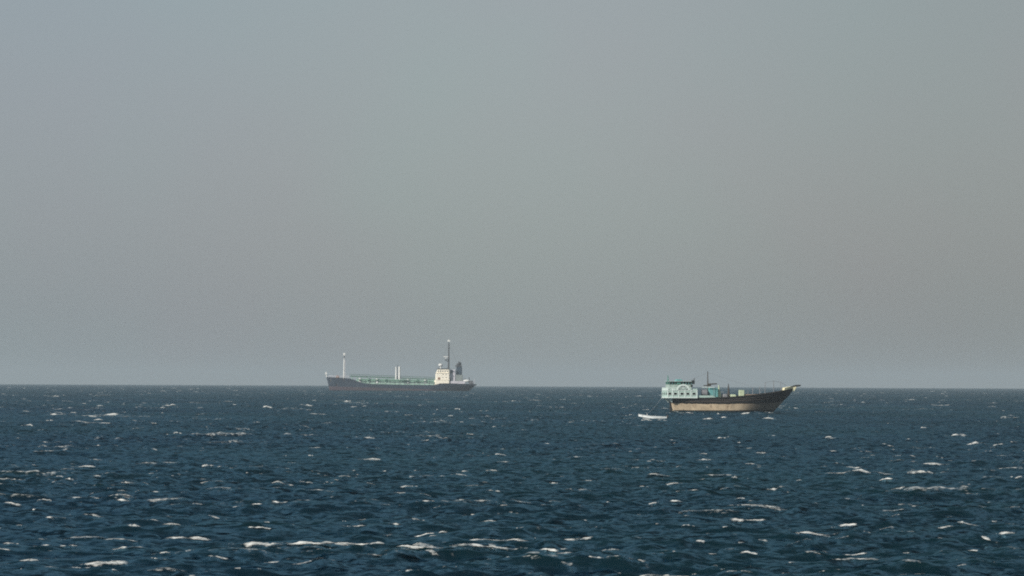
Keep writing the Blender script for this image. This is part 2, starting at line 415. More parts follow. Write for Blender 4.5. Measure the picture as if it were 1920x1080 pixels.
# ------------------------------------------------------------------ hull loft shared by the three vessels
def hull_part(name, mats, parent, x_left, x_right, half, ztop, band, zbot, nu=64, rows=None, thick=0.25, deck_drop=0.9, band_mi=(1, 0)):
    """x_left(z) / x_right(z): end profiles; half(u, h): half breadth at length u and relative height h;
    ztop(u): sheer; band(u): height where the lower paint ends"""
    hs_low = [0, .25, .5, .75, 1]; hs_up = [.0, .12, .3, .5, .7, .85, 1]
    m = MB(); grid = {}
    us = [0.5 - 0.5 * math.cos(math.pi * i / nu) for i in range(nu + 1)]
    for side in (-1, 1):
        rowsv = []
        for i, u in enumerate(us):
            zt, zb = ztop(u), band(u); col = []
            zs = [lerp(zbot, zb, h) for h in hs_low] + [lerp(zb, zt, h) for h in hs_up]
            for z in zs:
                hrel = (z - zbot) / (zt - zbot)
                x = lerp(x_left(z, zt), x_right(z, zt), u)
                col.append((x, side * half(u, hrel), z))
            # inside of the bulwark down to the deck
            xt, yt, zt_ = col[-1]
            yi = side * max(abs(yt) - thick, 0.0)
            col.append((xt, yi, zt_)); col.append((xt, yi, zt_ - deck_drop))
            rowsv.append(col)
        nrow = len(rowsv[0])
        vs = [v for c in rowsv for v in c]; fs_l, fs_u = [], []
        for i in range(len(us) - 1):
            for j in range(nrow - 1):
                f = (i * nrow + j, (i + 1) * nrow + j, (i + 1) * nrow + j + 1, i * nrow + j + 1)
                if side > 0: f = f[::-1]
                (fs_l if j < len(hs_low) - 1 else fs_u).append(f)
        o = len(m.v); m.add(vs, fs_l, band_mi[0]); 
        m.f += [tuple(i + o for i in f) for f in fs_u]; m.mi += [band_mi[1]] * len(fs_u)
        grid[side] = rowsv
    hull = m.build(name, mats, parent, smooth=True)
    return hull, grid

def deck_part(grid, mat_, parent, name='deck'):
    a, b = grid[-1], grid[1]; n = len(a)
    vs = [c[-1] for c in a] + [c[-1] for c in b]
    m = MB().add(vs, [(i, i + 1, n + i + 1, n + i) for i in range(n - 1)])
    return m.build(name, mat_, parent)

# ------------------------------------------------------------------ the tanker far out
def build_tanker():
    p = ray_to_sea(752, 732.4); x, y = p
    root = link(bpy.data.objects.new('tanker_ship', None)); root.location = (x, y, drop(x, y)); root.rotation_euler.z = -math.atan2(x, y) + R(-2)
    tag(root, 'small dark hulled tanker with cream superstructure far out on the horizon', 'ship')
    S = math.hypot(x, y) / FPX
    X = lambda px: (px - 752) * S
    Z = lambda py: (732.2 - py) * S
    M_hull = mat('tanker_hull_paint', (.013, .024, .045), .55, .25, .15, streak=((.10, .055, .035), (.5, .5, .04), .62, .55))
    M_boot = mat('tanker_boot_top', (.048, .034, .048), .6, .3, .2, streak=((.06, .06, .06), (.3, .3, .06), .55, .6))
    M_deck = mat('tanker_deck_green', (.07, .17, .12), .6, .25, .3)
    M_green = mat('tanker_pipe_green', (.22, .36, .30), .6, .25, .4)
    M_gdeck = mat('tanker_casing_grey', (.20, .23, .23), .6, .2, .4)
    M_dgreen = mat('tanker_catwalk_green', (.05, .12, .085), .6, .2, .4)
    M_cream = mat('tanker_cream_paint', (.88, .83, .72), .55, .04, .3, streak=((.45, .30, .16), (.9, .9, .08),   .68, .3))
    M_white = mat('tanker_white_paint', (.66, .67, .67), .5, .08, .5)
    M_grey = mat('tanker_grey_paint', (.50, .49, .55), .6, .12, .4)
    M_dark = mat('tanker_mast_black', (.07, .075, .085), .55, .2, .5)
    M_fun = mat('tanker_funnel_blue', (.025, .045, .07), .5, .2, .4)
    M_glass = mat('tanker_window_glass', (.02, .025, .03), .1, .1, 1, spec=.6)
    M_rust = mat('tanker_door_brown', (.22, .11, .06), .6, .2, 1)
    M_org = mat('tanker_lifeboat_orange', (.60, .20, .06), .5, .15, 1)
    bowtop, sterntop = X(612), X(893)
    zt = curve([(0, Z(707.2)), (.08, Z(708.6)), (.145, Z(709.8)), (.20, Z(713.8)), (.26, Z(718.6)), (.33, Z(720.2)), (.70, Z(721.5)), (.735, Z(720.5)), (.762, Z(718.2)), (.85, Z(718.4)), (1, Z(719.6))])
    bd = curve([(0, 1.35), (.3, 1.1), (.6, .85), (.8, .5), (1, .12)])
    bw = curve([(0, 0), (.03, .30), (.08, .58), (.16, .86), (.26, 1), (.80, 1), (.90, .90), (.96, .72), (1, .42)])
    bk = curve([(0, 0), (.05, .14), (.12, .48), (.22, .86), (.32, 1), (.70, .97), (.85, .62), (.94, .28), (1, .02)])
    def half(u, h): return 8.6 * (lerp(bk(u), bw(u), max(0, min(1, (h - .1) / .9)) ** .8))
    def xl(z, zt_): return lerp(X(617.5), bowtop, max(0, min(1, z / zt_)) ** 1.3) + (0.6 if z < 0 else 0)
    def xr(z, zt_): return lerp(X(877), sterntop, max(0, min(1, z / zt_)) ** .75)
    hull, grid = hull_part('hull', [M_hull, M_boot], root, xl, xr, half, zt, lambda u: lerp(3.0, .35, u), -2.5, nu=90, deck_drop=1.0)
    deck_part(grid, M_deck, root)
    def part(name, m, mb, par=root, **k): return mb.build(name, m, par, **k)
    # anchor and bow fittings
    part('anchor', M_dark, MB().box(X(620), X(622.3), -6.3, -5.6, Z(716), Z(712.4)).tube([(X(621.2), -6.0, Z(716)), (X(621.2), -6.0, Z(710.5))], .25))
    part('jackstaff', M_white, MB().tube([(X(612.6), 0, Z(708)), (X(611.6), 0, Z(697))], [.35, .25]).box(X(609.6), X(613.0), -.5, .5, Z(702.5), Z(699)), smooth=True)
    for yy in (-3, 3):
        wl = MB().tube([(X(633), yy - 1.3, Z(706.5)), (X(633), yy + 1.3, Z(706.5))], 1.0, 10); wl.box(X(630.5), X(635.5), yy - 1.6, yy + 1.6, Z(709.5), Z(707.2))
        part('windlass', M_rust, wl)
    for s in (-1, 1):
        fr = MB()
        for i in range(9):
            px = 616 + i * 4.6
            yy = s * min(7.6, .4 + (px - 612) * .35); fr.tube([(X(px), yy, Z(709.5)), (X(px), yy, Z(704.6))], .08, 5)
        for zz in (704.6, 706.2): fr.tube([(X(616 + i * 4.6), s * min(7.6, .4 + (4 + i * 4.6) * .35), Z(zz + i * .12)) for i in range(9)], .09, 5)
        part('bow_railing', M_grey, fr)
    # foremast
    fm = part('foremast', M_white, MB().tube([(X(645), 0, Z(710)), (X(645), 0, Z(690)), (X(645.3), 0, Z(672.5))], [.55, .48, .4], 10), smooth=True)
    part('mast_band', M_dark, MB().tube([(X(645.3), 0, Z(672.5)), (X(645.4), 0, Z(667.2))], .3, 8), fm)
    part('mast_light', M_white, MB().box(X(643.6), X(647.4), -.8, .8, Z(667.2), Z(662.4)), fm, bevel=.15)
    part('mast_ladder', M_grey, MB().box(X(646.8), X(647.5), -.35, .35, Z(709), Z(676)), fm)
    # tank deck: trunk, pipes, catwalk on its stanchions
    zc = lambda px: Z(lerp(705.2, 710.4, (px - 656) / 160))
    tk = MB()
    n = 16
    for i in range(n):
        a, b = lerp(668, 815, i / n), lerp(668, 815, (i + 1) / n) - .5
        zz = lerp(712.6, 714.4, i / n)
        tk.box(X(a), X(b), -6.0, 6.0, Z(722), Z(zz), tx0=.1, tx1=.1, ty=.9)
    part('trunk_deck', M_green, tk)
    cw = MB()
    for i in range(20):
        a, b = 656 + i * 8, 664 + i * 8
        za, zb = zc(a), zc(b)
        cw.add([(X(a), -1.0, za - .5), (X(b), -1.0, zb - .5), (X(b), 1.0, zb - .5), (X(a), 1.0, za - .5),
                (X(a), -1.0, za + .25), (X(b), -1.0, zb + .25), (X(b), 1.0, zb + .25), (X(a), 1.0, za + .25)],
               [(3, 2, 1, 0), (4, 5, 6, 7), (0, 1, 5, 4), (1, 2, 6, 5), (2, 3, 7, 6), (3, 0, 4, 7)])
    cat = part('catwalk', M_dgreen, cw)
    for s in (-1, 1):
        part('handrail', M_dgreen, MB().tube([(X(656), s, zc(656) + 1.2), (X(816), s, zc(816) + 1.2)], .16, 6), cat)
    for i in range(17):
        px = 660 + i * 9.6
        part('stanchion', M_green, MB().box(X(px) - .28, X(px) + .28, -.8, .8, Z(717), zc(px) - .25), cat)
    for k, yy in enumerate((-7.0, -4.9, -2.9, 3.2, 5.2)):
        part('cargo_pipe', M_green if k % 2 else M_white if k == 2 else M_deck, MB().tube([(X(672), yy, Z(712.2) + .3 * (k % 2)), (X(742), yy, Z(712.8) + .3 * (k % 2)), (X(813), yy, Z(714.6) + .3 * (k % 2))], .38, 8), smooth=True)
    for i, px in enumerate((676, 692, 708, 724, 766, 782, 798)):
        part('tank_hatch', M_green if i % 2 else M_white, MB().tube([(X(px), -5.2, Z(718)), (X(px), -5.2, Z(709.8 + i * .4))], 1.0, 10).tube([(X(px), -5.2, Z(709.8 + i * .4)), (X(px), -5.2, Z(709.2 + i * .4))], 1.2, 10))
    mf = MB()
    for i in range(5):
        xx = X(752 + i * 3.0); mf.tube([(xx, -8, Z(714.5)), (xx, -8, Z(712.5)), (xx, 8, Z(712.5)), (xx, 8, Z(714.5))], .35, 6)
    part('manifold', M_dgreen, mf)
    k1 = part('kingpost', M_white, MB().tube([(X(742.6), -1.5, Z(720)), (X(742.6), -1.5, Z(687.6))], [.62, .52], 10), smooth=True)
    k2 = part('kingpost', M_white, MB().tube([(X(748.8), -1.5, Z(720)), (X(749), -1.5, Z(687.0))], [.85, .75], 10), smooth=True)
    part('derrick_boom', M_dark, MB().tube([(X(745.6), -1.2, Z(716)), (X(745.4), -1.2, Z(683.5))], [.28, .16], 8))
    # superstructure
    for s in (-1, 1):
        sr = MB().tube([(X(690), s * 8.3, Z(717.8)), (X(814), s * 8.3, Z(719.2))], .08, 5)
        for i in range(21): sr.tube([(X(690 + i * 6.2), s * 8.3, Z(722.5)), (X(690 + i * 6.2), s * 8.3, Z(717.8 + i * .07))], .07, 5)
        part('side_railing', M_grey, sr)
    hb = MB().box(X(816.6), X(842.8), -7.2, 7.2, Z(721), Z(699.0), tx0=.0).box(X(817.6), X(842.8), -7.0, 7.0, Z(699.0), Z(691.2), tx0=1.2)
    hs = part('deckhouse', M_cream, hb, bevel=.5)
    part('house_front', M_cream, MB().box(X(814.6), X(816.7), -5.5, 5.5, Z(721), Z(712)), hs)
    for zz in (711.6, 699.2):
        part('deck_edge', M_cream, MB().box(X(816.2), X(843.2), -7.5, 7.5, Z(zz), Z(zz - .5)), hs)
    for yy in (-7.25, 7.25):
        for r_, zz in enumerate((708.2, 702.0)):
            for i in range(2):
                a = X(829.8 + i * 6.2); part('porthole', M_glass, MB().box(a, a + .55, yy - .03, yy + .03, Z(zz), Z(zz - 1.5)), hs)
        for i in range(5):
            a = X(820.4 + i * 4.4); part('window', M_glass, MB().box(a, a + .9, yy * .972 - .03, yy * .972 + .03, Z(696.6), Z(694.6)), hs)
        part('door', M_rust, MB().box(X(821.2), X(825.6), yy - .06, yy + .06, Z(712.2), Z(707.2)), hs)
    for i in range(7):
        b = -6 + i * 1.75; part('window', M_glass, MB().box(X(817.5), X(817.9), b, b + 1.3, Z(696.6), Z(694.2)), hs)
    part('bridge_roof', M_dark, MB().box(X(818.6), X(844), -7.6, 7.6, Z(691.2), Z(690.2)), hs)
    part('radar_dome', M_white, MB().tube([(X(826), -2, Z(690.2)), (X(826), -2, Z(686))], .5, 8).ball((X(826), -2, Z(684.2)), 1.75, 1.6, 1.15), smooth=True)
    aft = part('engine_casing', M_grey, MB().box(X(842.8), X(853.5), -4.6, 4.6, Z(721), Z(692.6)), bevel=.2)
    for yy in (-4.63, 4.63):
        part('window', M_glass, MB().box(X(844), X(849), yy - .04, yy + .04, Z(699.4), Z(694.2)), aft)
        part('window', M_glass, MB().box(X(844), X(845.5), yy - .04, yy + .04, Z(714), Z(708)), aft)
    mm = part('main_mast', M_dark, MB().tube([(X(840.6), 0, Z(690.5)), (X(840.8), 0, Z(668)), (X(841), 0, Z(641.4))], [.7, .6, .42], 10), smooth=True)
    part('mast_light', M_white, MB().box(X(838.6), X(843.6), -.8, .8, Z(640.4), Z(637.6)).tube([(X(841), 0, Z(641.4)), (X(841), 0, Z(636))], .3), mm, bevel=.2)
    part('radar_platform', M_dark, MB().box(X(833.6), X(841), -1.4, 1.4, Z(674.6), Z(673)).tube([(X(840.6), 0, Z(679)), (X(834), 0, Z(674.2))], .22), mm)
    part('radar_scanner', M_white, MB().box(X(831), X(839.4), -.5, .5, Z(669), Z(667.4)).tube([(X(835.6), 0, Z(673)), (X(835.6), 0, Z(668.6))], .3), mm)
    part('yard', M_dark, MB().tube([(X(841), -3.5, Z(658)), (X(841), 3.5, Z(658))], .16, 6).tube([(X(841), -2.5, Z(650)), (X(841), 2.5, Z(650))], .14, 6).tube([(X(838.4), 0, Z(652)), (X(843.5), 0, Z(652))], .14, 6), mm)
    part('mast_stay', M_dark, MB().tube([(X(841), 0, Z(645)), (X(858), 0, Z(684))], .05, 5).tube([(X(841), 0, Z(645)), (X(822), 0, Z(690))], .05, 5), mm)
    cas = part('funnel_deck', M_gdeck, MB().box(X(851), X(868.5), -4.2, 4.2, Z(721), Z(702.2), tx1=.6), bevel=.2)
    fn = part('funnel', M_fun, MB().box(X(854.4), X(866.0), -2.4, 2.4, Z(702.2), Z(686.4), tx0=.3, tx1=.1, ty=.2), bevel=.5)
    part('funnel_cap', M_dark, MB().box(X(852.2), X(867.2), -2.7, 2.7, Z(686.4), Z(684.6), tx0=.6, tx1=1.0), fn)
    for i, (px, h) in enumerate(((856.5, 681.5), (859.6, 677.2), (862.6, 679.0))):
        part('exhaust_pipe', M_dark, MB().tube([(X(px), -.8 + .8 * i, Z(685)), (X(px + .6), -.8 + .8 * i, Z(h))], .62, 8), fn, smooth=True)
    part('vent_cowl', M_white, MB().tube([(X(851.4), -3.4, Z(702)), (X(851.4), -3.4, Z(697)), (X(850.2), -3.4, Z(695.6))], [.5, .5, .8], 8), smooth=True)
    # poop deck
    for s in (-1, 1):
        part('poop_bulwark', M_grey, MB().box(X(845), X(872), s * 7.9 - .12, s * 7.9 + .12, Z(718.9), Z(714.0)))
        rr = MB()
        for i in range(7):
            px = 868 + i * 3.6
            rr.tube([(X(px), s * (7.4 - i * .45), Z(719)), (X(px), s * (7.4 - i * .45), Z(713.6 + i * .35))], .09, 5)
        rr.tube([(X(868 + i * 3.6), s * (7.4 - i * .45), Z(713.6 + i * .35)) for i in range(7)], .1, 5)
        part('stern_railing', M_grey, rr)
    for s in (-1, 1):
        lb = part('lifeboat', M_org if s > 0 else M_white, MB().ball((X(874.5), s * 6.6, Z(713.6)), 2.6, 1.1, 1.0), smooth=True)
        part('davit', M_dark, MB().tube([(X(871), s * 6.2, Z(719)), (X(871), s * 6.4, Z(709.6)), (X(872), s * 7.0, Z(709))], .22, 6).tube([(X(879.6), s * 6.0, Z(719)), (X(879.6), s * 6.2, Z(708)), (X(878.6), s * 6.8, Z(707.4))], .22, 6), lb)
    part('capstan', M_dark, MB().tube([(X(883.5), 0, Z(720)), (X(883.5), 0, Z(713.2))], [1.6, 1.2], 10))
    part('ensign_staff', M_grey, MB().tube([(X(888), 0, Z(719)), (X(889.5), 0, Z(709))], .14, 6))
    return root
build_tanker()

# ------------------------------------------------------------------ the wooden dhow
DHOW_YAW = R(10)
def build_dhow():
    p = ray_to_sea(1355, 771.8); x, y = p
    root = link(bpy.data.objects.new('dhow', None)); root.location = (x, y, drop(x, y))
    view = -math.atan2(x, y); root.rotation_euler.z = view + DHOW_YAW
    tag(root, 'wooden dhow with mint green poop house, dark topsides and tan lower hull', 'boat')
    S = math.hypot(x, y) / FPX; cy, sy = math.cos(DHOW_YAW), math.sin(DHOW_YAW)
    def X(px, yy=0.0): return ((px - 1355) * S + yy * sy) / cy
    def Z(py, px=1355): return (771.8 + .0042 * (px - 1355) - py) * S
    M_top = mat('dhow_tarred_planks', (.018, .017, .020), .65, .35, .8, streak=((.062, .054, .052), (.22, .22, 3.2), .52, .75))
    M_low = shade_stain_ahead(mat('dhow_tan_bottom', (.50, .40, .285), .75, .22, .9, streak=((.17, .12, .08), (1.1, 1.1, .8), .55, .75)), (.085, .078, .075), 2.8, 7.2)  # darker forward: the bow's shade is painted in along with weathered tar
    M_strake = mat('dhow_strake_wood', (.085, .07, .062), .7, .25, 1)
    M_dkst = mat('dhow_wale_black', (.016, .017, .018), .7, .25, 1)
    M_deck = mat('dhow_deck_planks', (.20, .15, .11), .75, .25, 1)
    M_mint = mat('dhow_mint_paint', (.36, .49, .46), .6, .10, .7, streak=((.28, .30, .24), (.8, .8, .3), .62, .4))
    M_white = mat('dhow_white_paint', (.58, .68, .67), .55, .08, .8)
    M_teal = mat('dhow_teal_paint', (.11, .30, .31), .6, .2, .9)
    M_green = mat('dhow_green_paint', (.07, .22, .18), .6, .2, 1)
    M_dark = mat('dhow_dark_opening', (.012, .018, .018), .5, .2, 1)
    M_glass = mat('dhow_window_glass', (.015, .022, .024), .12, .1, 1, spec=.6)
    M_pole = mat('dhow_pole_wood', (.05, .045, .042), .7, .2, 2)
    M_cream = mat('dhow_cream_trim', (.62, .60, .42), .6, .12, 2)
    M_roof = mat('dhow_roof_sheet', (.34, .44, .43), .6, .2, 1)
    M_wall = mat('dhow_grey_green_wall', (.30, .38, .36), .65, .2, 1.5)
    M_pale = mat('dhow_pale_green', (.42, .50, .36), .65, .15, 2)
    M_rail = mat('dhow_rail_grey', (.17, .18, .20), .6, .15, 2)
    xs_top, xb_top = X(1256) + .1, X(1486)
    L = lambda px: (X(px) - xs_top) / (xb_top - xs_top)
    zt = curve([(0, Z(745.6, 1256)), (L(1310), Z(745.8, 1310)), (L(1350), Z(745.2, 1350)), (L(1400), Z(741.4, 1400)), (L(1450), Z(736.2, 1450)), (L(1470), Z(731.8, 1470)), (1, Z(728.4, 1486))])
    _b = random.Random(3); _jit = [_b.uniform(-.09, .09) for _ in range(60)]
    band0 = curve([(0, Z(755.6, 1256)), (.3, Z(757.6, 1320)), (.62, Z(757.4, 1400)), (.85, Z(756.2, 1450)), (1, Z(752.5, 1470))])
    band = lambda u: band0(u) + lerp(_jit[int(u * 50)], _jit[int(u * 50) + 1], u * 50 - int(u * 50))
    bw = curve([(0, .72), (.08, .86), (.25, .98), (.45, 1), (.65, .95), (.80, .76), (.90, .50), (.96, .26), (1, .02)])
    bk = curve([(0, .05), (.10, .34), (.25, .66), (.45, .8), (.62, .72), (.78, .44), (.90, .18), (1, .01)])
    def half(u, h): return 3.7 * lerp(bk(u), bw(u), max(0, min(1, h)) ** .62)
    stem = curve([(-1.2, X(1438)), (0, X(1450)), (Z(765), X(1456)), (Z(757), X(1463.5)), (Z(748), X(1472)), (Z(740), X(1480)), (Z(731), X(1485.4)), (Z(727), X(1486.5))])
    def xr(z, zt_): return stem(z)
    def xl(z, zt_): return lerp(X(1262.5), xs_top, max(-.2, min(1, z / zt_)))
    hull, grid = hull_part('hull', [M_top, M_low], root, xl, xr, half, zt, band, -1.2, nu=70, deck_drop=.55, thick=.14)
    deck_part(grid, M_deck, root)
    def part(name, m, mb, par=root, **k): return mb.build(name, m, par, **k)
    # transom, stern post and rudder
    tv = [grid[-1][0][j] for j in range(12)] + [grid[1][0][j] for j in range(12)]
    tm = MB().add(tv, [(j, 12 + j, 13 + j, j + 1) for j in range(4)], 1).add([], [])
    tm.f += [(j, 12 + j, 13 + j, j + 1) for j in range(4, 11)]; tm.mi += [0] * 7
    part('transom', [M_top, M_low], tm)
    part('rudder', M_dkst, MB().box(X(1256.5), X(1261.5), -.12, .12, -1.0, Z(752)), bevel=.03)
    # wales (rub rails) along the planking, each a bent plank on the outside of the hull
    def wale(name, m, hfun, w, t, u0=0.0, u1=.985):
        for side in (-1, 1):
            vs, fs = [], []; n = 48
            for i in range(n + 1):
                u = lerp(u0, u1, i / n); z = hfun(u); zt_ = zt(u)
                for zz, o in ((z - w, -.05), (z - w, t), (z + w, t), (z + w, -.05)):
                    hr = (zz + 1.2) / (zt_ + 1.2); vs.append((lerp(xl(zz, zt_), xr(zz, zt_), u), side * (half(u, hr) + o), zz))
            for i in range(n):
                for k in range(3):
                    f = (i * 4 + k, (i + 1) * 4 + k, (i + 1) * 4 + k + 1, i * 4 + k + 1); fs.append(f if side < 0 else f[::-1])
            MB().add(vs, fs).build(name, m, hull)
    wale('gunwale', M_dkst, lambda u: zt(u) - .10, .14, .10, .0, .99)
    wale('rub_rail', M_strake, lambda u: lerp(band(u), zt(u), .42), .07, .07, .02)
    wale('rub_rail', M_dkst, lambda u: lerp(band(u), zt(u), .16), .10, .08, .02)
    wale('rub_rail', M_strake, lambda u: lerp(band(u), zt(u), .66), .05, .06, .3)
    wale('boot_shade_stripe', M_dkst, lambda u: .10 + .3 * max(0, u - .55), .21, .012, 0, .99)  # dark band paints in the shadow and wet planking along the waterline
    # poop house
    yb = 3.75; z0, z1, z2 = Z(746.2, 1256), Z(732.4, 1280), Z(727.0, 1280)
    xa, xz = X(1253, -yb), X(1308, -yb)
    ph = part('poop_house', M_mint, MB().box(xa, xz, -yb, yb, z0, z1), bevel=.06)
    part('sill_rail', M_white, MB().box(xa - .10, xz + .05, -yb - .10, yb + .10, z0 - .02, z0 + .24), ph)
    part('cornice', M_white, MB().box(xa - .08, xz + .04, -yb - .08, yb + .08, z1 - .02, z1 + .12), ph)
    for s in (-1, 1):
        for px in (1257, 1267.6, 1280, 1290.6, 1302):
            xc = X(px, -yb); f = part('window', M_dark, MB().box(xc - .34, xc + .34, s * yb - .05, s * yb + .05, Z(740.6), Z(736.4)), ph)
            fw = MB()
            for (a, b, c, d) in ((-.44, .44, Z(741.2), Z(740.6)), (-.44, .44, Z(736.4), Z(735.8)), (-.44, -.34, Z(740.6), Z(736.4)), (.34, .44, Z(740.6), Z(736.4))):
                fw.box(xc + a, xc + b, s * yb - .07, s * yb + .07, c, d)
            part('window_frame', M_white, fw, f)
        for px in (1253.6, 1262.4, 1273.8, 1285.4, 1296.4, 1307.4):
            xc = X(px, -yb); part('pilaster', M_white, MB().box(xc - .11, xc + .11, s * yb - .08, s * yb + .08, z0 + .24, z1), ph)
        # rail above the house: posts, panels, top rail
        part('top_rail', M_white, MB().box(xa, X(1296, -yb), s * yb - .07, s * yb + .07, z2 - .12, z2), ph)
        for i, px in enumerate((1253.8, 1258.5, 1263, 1267.5, 1292.5, 1296)):
            xc = X(px, -yb); part('baluster', M_white if i % 2 == 0 else M_mint, MB().box(xc - .10, xc + .10, s * yb - .06, s * yb + .06, z1 + .12, z2 - .12), ph)
        for a, b in ((1260.5, 1266.5),):
            part('rail_panel', M_white, MB().box(X(a, -yb), X(b, -yb), s * yb - .03, s * yb + .03, z1 + .12, z2 - .25), ph)
        part('rail_panel', M_mint, MB().box(X(1300, -yb), X(1308, -yb), s * yb - .05, s * yb + .05, z1 + .12, z1 + .42), ph)
        # half wheel arch on the side
        xc, zc, ro, ri = X(1282, -yb), z1 + .02, 1.45, 1.08
        av, af = [], []; n = 20
        for i in range(n + 1):
            a = math.pi * i / n
            for rr in (ri, ro):
                for o in (-.10, .10): av.append((xc + rr * math.cos(a), s * (yb + .02) + o, zc + rr * math.sin(a) * .93))
        for i in range(n):
            b = i * 4
            for q in ((0, 1, 5, 4), (2, 6, 7, 3), (0, 4, 6, 2), (1, 3, 7, 5)): af.append(tuple(b + k for k in q))
        arch = part('arch', M_white, MB().add(av, af), ph)
        for a in (30, 60, 90, 120, 150):
            c_, s_ = math.cos(R(a)), math.sin(R(a))
            part('arch_spoke', M_white if a == 90 else M_mint, MB().tube([(xc + .25 * c_, s * (yb + .02), zc + .25 * s_ * .93), (xc + ri * c_, s * (yb + .02), zc + ri * s_ * .93)], .07, 6), arch)
        part('arch_panel', M_rail, MB().add([(xc + ri * math.cos(math.pi * i / n), s * yb, zc + .13 + (ri * math.sin(math.pi * i / n) - .12) * .93) for i in range(n + 1)], [tuple(range(n + 1))]), arch)
    # stern gallery
    for yy in (-2.5, 0, 2.5):
        part('window', M_dark, MB().box(xa - .05, xa + .05, yy - .42, yy + .42, Z(740.8), Z(736.6)), ph)
    part('stern_rail', M_white, MB().box(xa - .06, xa + .06, -yb, yb, z2 - .12, z2), ph)
    for i in range(9):
        yy = -yb + .3 + i * (2 * yb - .6) / 8; part('baluster', M_white, MB().box(xa - .06, xa + .06, yy - .14, yy + .14, z1 + .12, z2 - .12), ph)
    for yy in (-2.6, 2.6):
        part('stern_bracket', M_white, MB().add([(xa + .02, yy - .12, z0), (xa + 1.2, yy - .12, z0), (xa + 1.2, yy - .12, z0 - 1.0), (xa + .02, yy + .12, z0), (xa + 1.2, yy + .12, z0), (xa + 1.2, yy + .12, z0 - 1.0)],
             [(0, 2, 1), (3, 4, 5), (0, 1, 4, 3), (0, 3, 5, 2), (1, 2, 5, 4)]), ph)
    # wheelhouse on top
    wb = 2.5; wa, wz = X(1254.5, -wb), X(1301, -wb)
    wh = part('wheelhouse', M_wall, MB().box(wa + .15, wz - .35, -wb, wb, z1 + .12, Z(721.6)), bevel=.04)
    part('window_band', M_glass, MB().box(wa + .3, wz - .5, -wb + .06, wb - .06, Z(721.6), Z(716.2)), wh)
    for s in (-1, 1):
        for i in range(9):
            xc = lerp(wa + .25, wz - .45, i / 8); part('window_post', M_green if i in (0, 2, 3, 4) else M_teal, MB().box(xc - .055, xc + .055, s * wb - .06, s * wb + .06, Z(721.6), Z(716.2)), wh)
        part('green_panel', M_green, MB().box(X(1270, -wb), X(1276, -wb), s * wb - .05, s * wb + .05, Z(721), Z(716.4)), wh)
    part('roof', M_roof, MB().box(wa, wz + .1, -wb - .35, wb + .35, Z(716.2), Z(715.1)), wh, bevel=.05)
    part('roof_locker', M_teal, MB().box(X(1266, 0), X(1279, 0), -1.2, .6, Z(715.1), Z(711.8), tx0=.2, tx1=.2), wh, bevel=.05)
    part('searchlight', M_dark, MB().box(X(1297, -wb), X(1302.4, -wb), -wb - .5, -wb + .2, Z(720.6), Z(713.6)).tube([(X(1301, -wb), -wb, Z(713.6)), (X(1303.4, -wb), -wb, Z(709.5))], .08), wh, bevel=.1)
    part('horn_speaker', M_dark, MB().box(X(1295, -wb), X(1298.4, -wb), -wb - .9, -wb - .3, Z(726), Z(722)), wh)
    part('flagstaff', M_green, MB().tube([(X(1253.6), 0, Z(727)), (X(1253.4), 0, Z(714)), (X(1253), 0, Z(704.5))], [.16, .13, .07], 6).box(X(1251.8), X(1255.2), -.2, .2, Z(721), Z(713)))
    # waist: bulwark boards, cargo, mast with its spars
    for s in (-1, 1):
        part('waist_board', M_mint, MB().box(X(1308, -3.4), X(1343, -3.4), s * 3.48 - .06, s * 3.48 + .06, Z(745.6), Z(741.6), tx1=.8))
        part('awning_bar', M_white, MB().box(X(1319.5), X(1336), s * 2.12 - .07, s * 2.12 + .07, Z(727), Z(725.9)))
    part('water_tank', M_rail, MB().tube([(X(1314), -1.6, Z(738)), (X(1323), -1.6, Z(738))], .85, 12), smooth=True)
    part('deck_cabin', M_teal, MB().box(X(1326.5), X(1344), -1.9, 1.9, Z(745), Z(727.6), tx0=.15, tx1=.05, ty=.15), bevel=.12)
    for px in (1320.2, 1335.4):
        for s in (-1, 1): part('awning_post', M_rail, MB().tube([(X(px), s * 2.12, Z(746)), (X(px), s * 2.12, Z(726))], .05, 6))
    ms = part('mast', M_pole, MB().tube([(X(1327.4), 0, Z(748)), (X(1327.2), 0, Z(722)), (X(1327), 0, Z(696.5))], [.17, .14, .08], 8), smooth=True)
    part('spar', M_pole, MB().tube([(X(1327), -.2, Z(720.6)), (X(1344), -.2, Z(719.9))], [.15, .12], 8), ms)
    part('crosstree', M_pole, MB().tube([(X(1319.6), .2, Z(723.2)), (X(1331), .2, Z(723.2))], .11, 8), ms)
    part('mast_block', M_pole, MB().box(X(1328), X(1333), -.3, .3, Z(724.5), Z(719.8)), ms)
    part('mast_stay', M_rail, MB().tube([(X(1327), 0, Z(699)), (X(1434), 0, Z(733))], .018, 5).tube([(X(1327), 0, Z(699)), (X(1290), 0, Z(715))], .018, 5), ms)
    part('samson_post', M_pale, MB().box(X(1344.6), X(1350.2), -1.0, -.5, Z(746), Z(735)).tube([(X(1347), -.75, Z(735)), (X(1346.4), -.75, Z(722.4))], [.24, .12], 8))
    part('deck_bollard', M_pole, MB().tube([(X(1364.2), -1.2, Z(745)), (X(1364), -1.2, Z(730)), (X(1363.6), -1.2, Z(719.6))], [.30, .18, .06], 8))
    part('cargo_bale', M_rail, MB().box(X(1353), X(1362), -1.8, 1.2, Z(745), Z(738.5), tx0=.1, tx1=.1, ty=.1), bevel=.15)
    part('cargo_bale', M_pale, MB().box(X(1367), X(1379), -1.5, 1.5, Z(745), Z(739.6), tx0=.15, tx1=.2, ty=.1), bevel=.15)
    part('crate', M_pale, MB().box(X(1384), X(1393), -1.4, -.3, Z(744), Z(731.4)), bevel=.04)
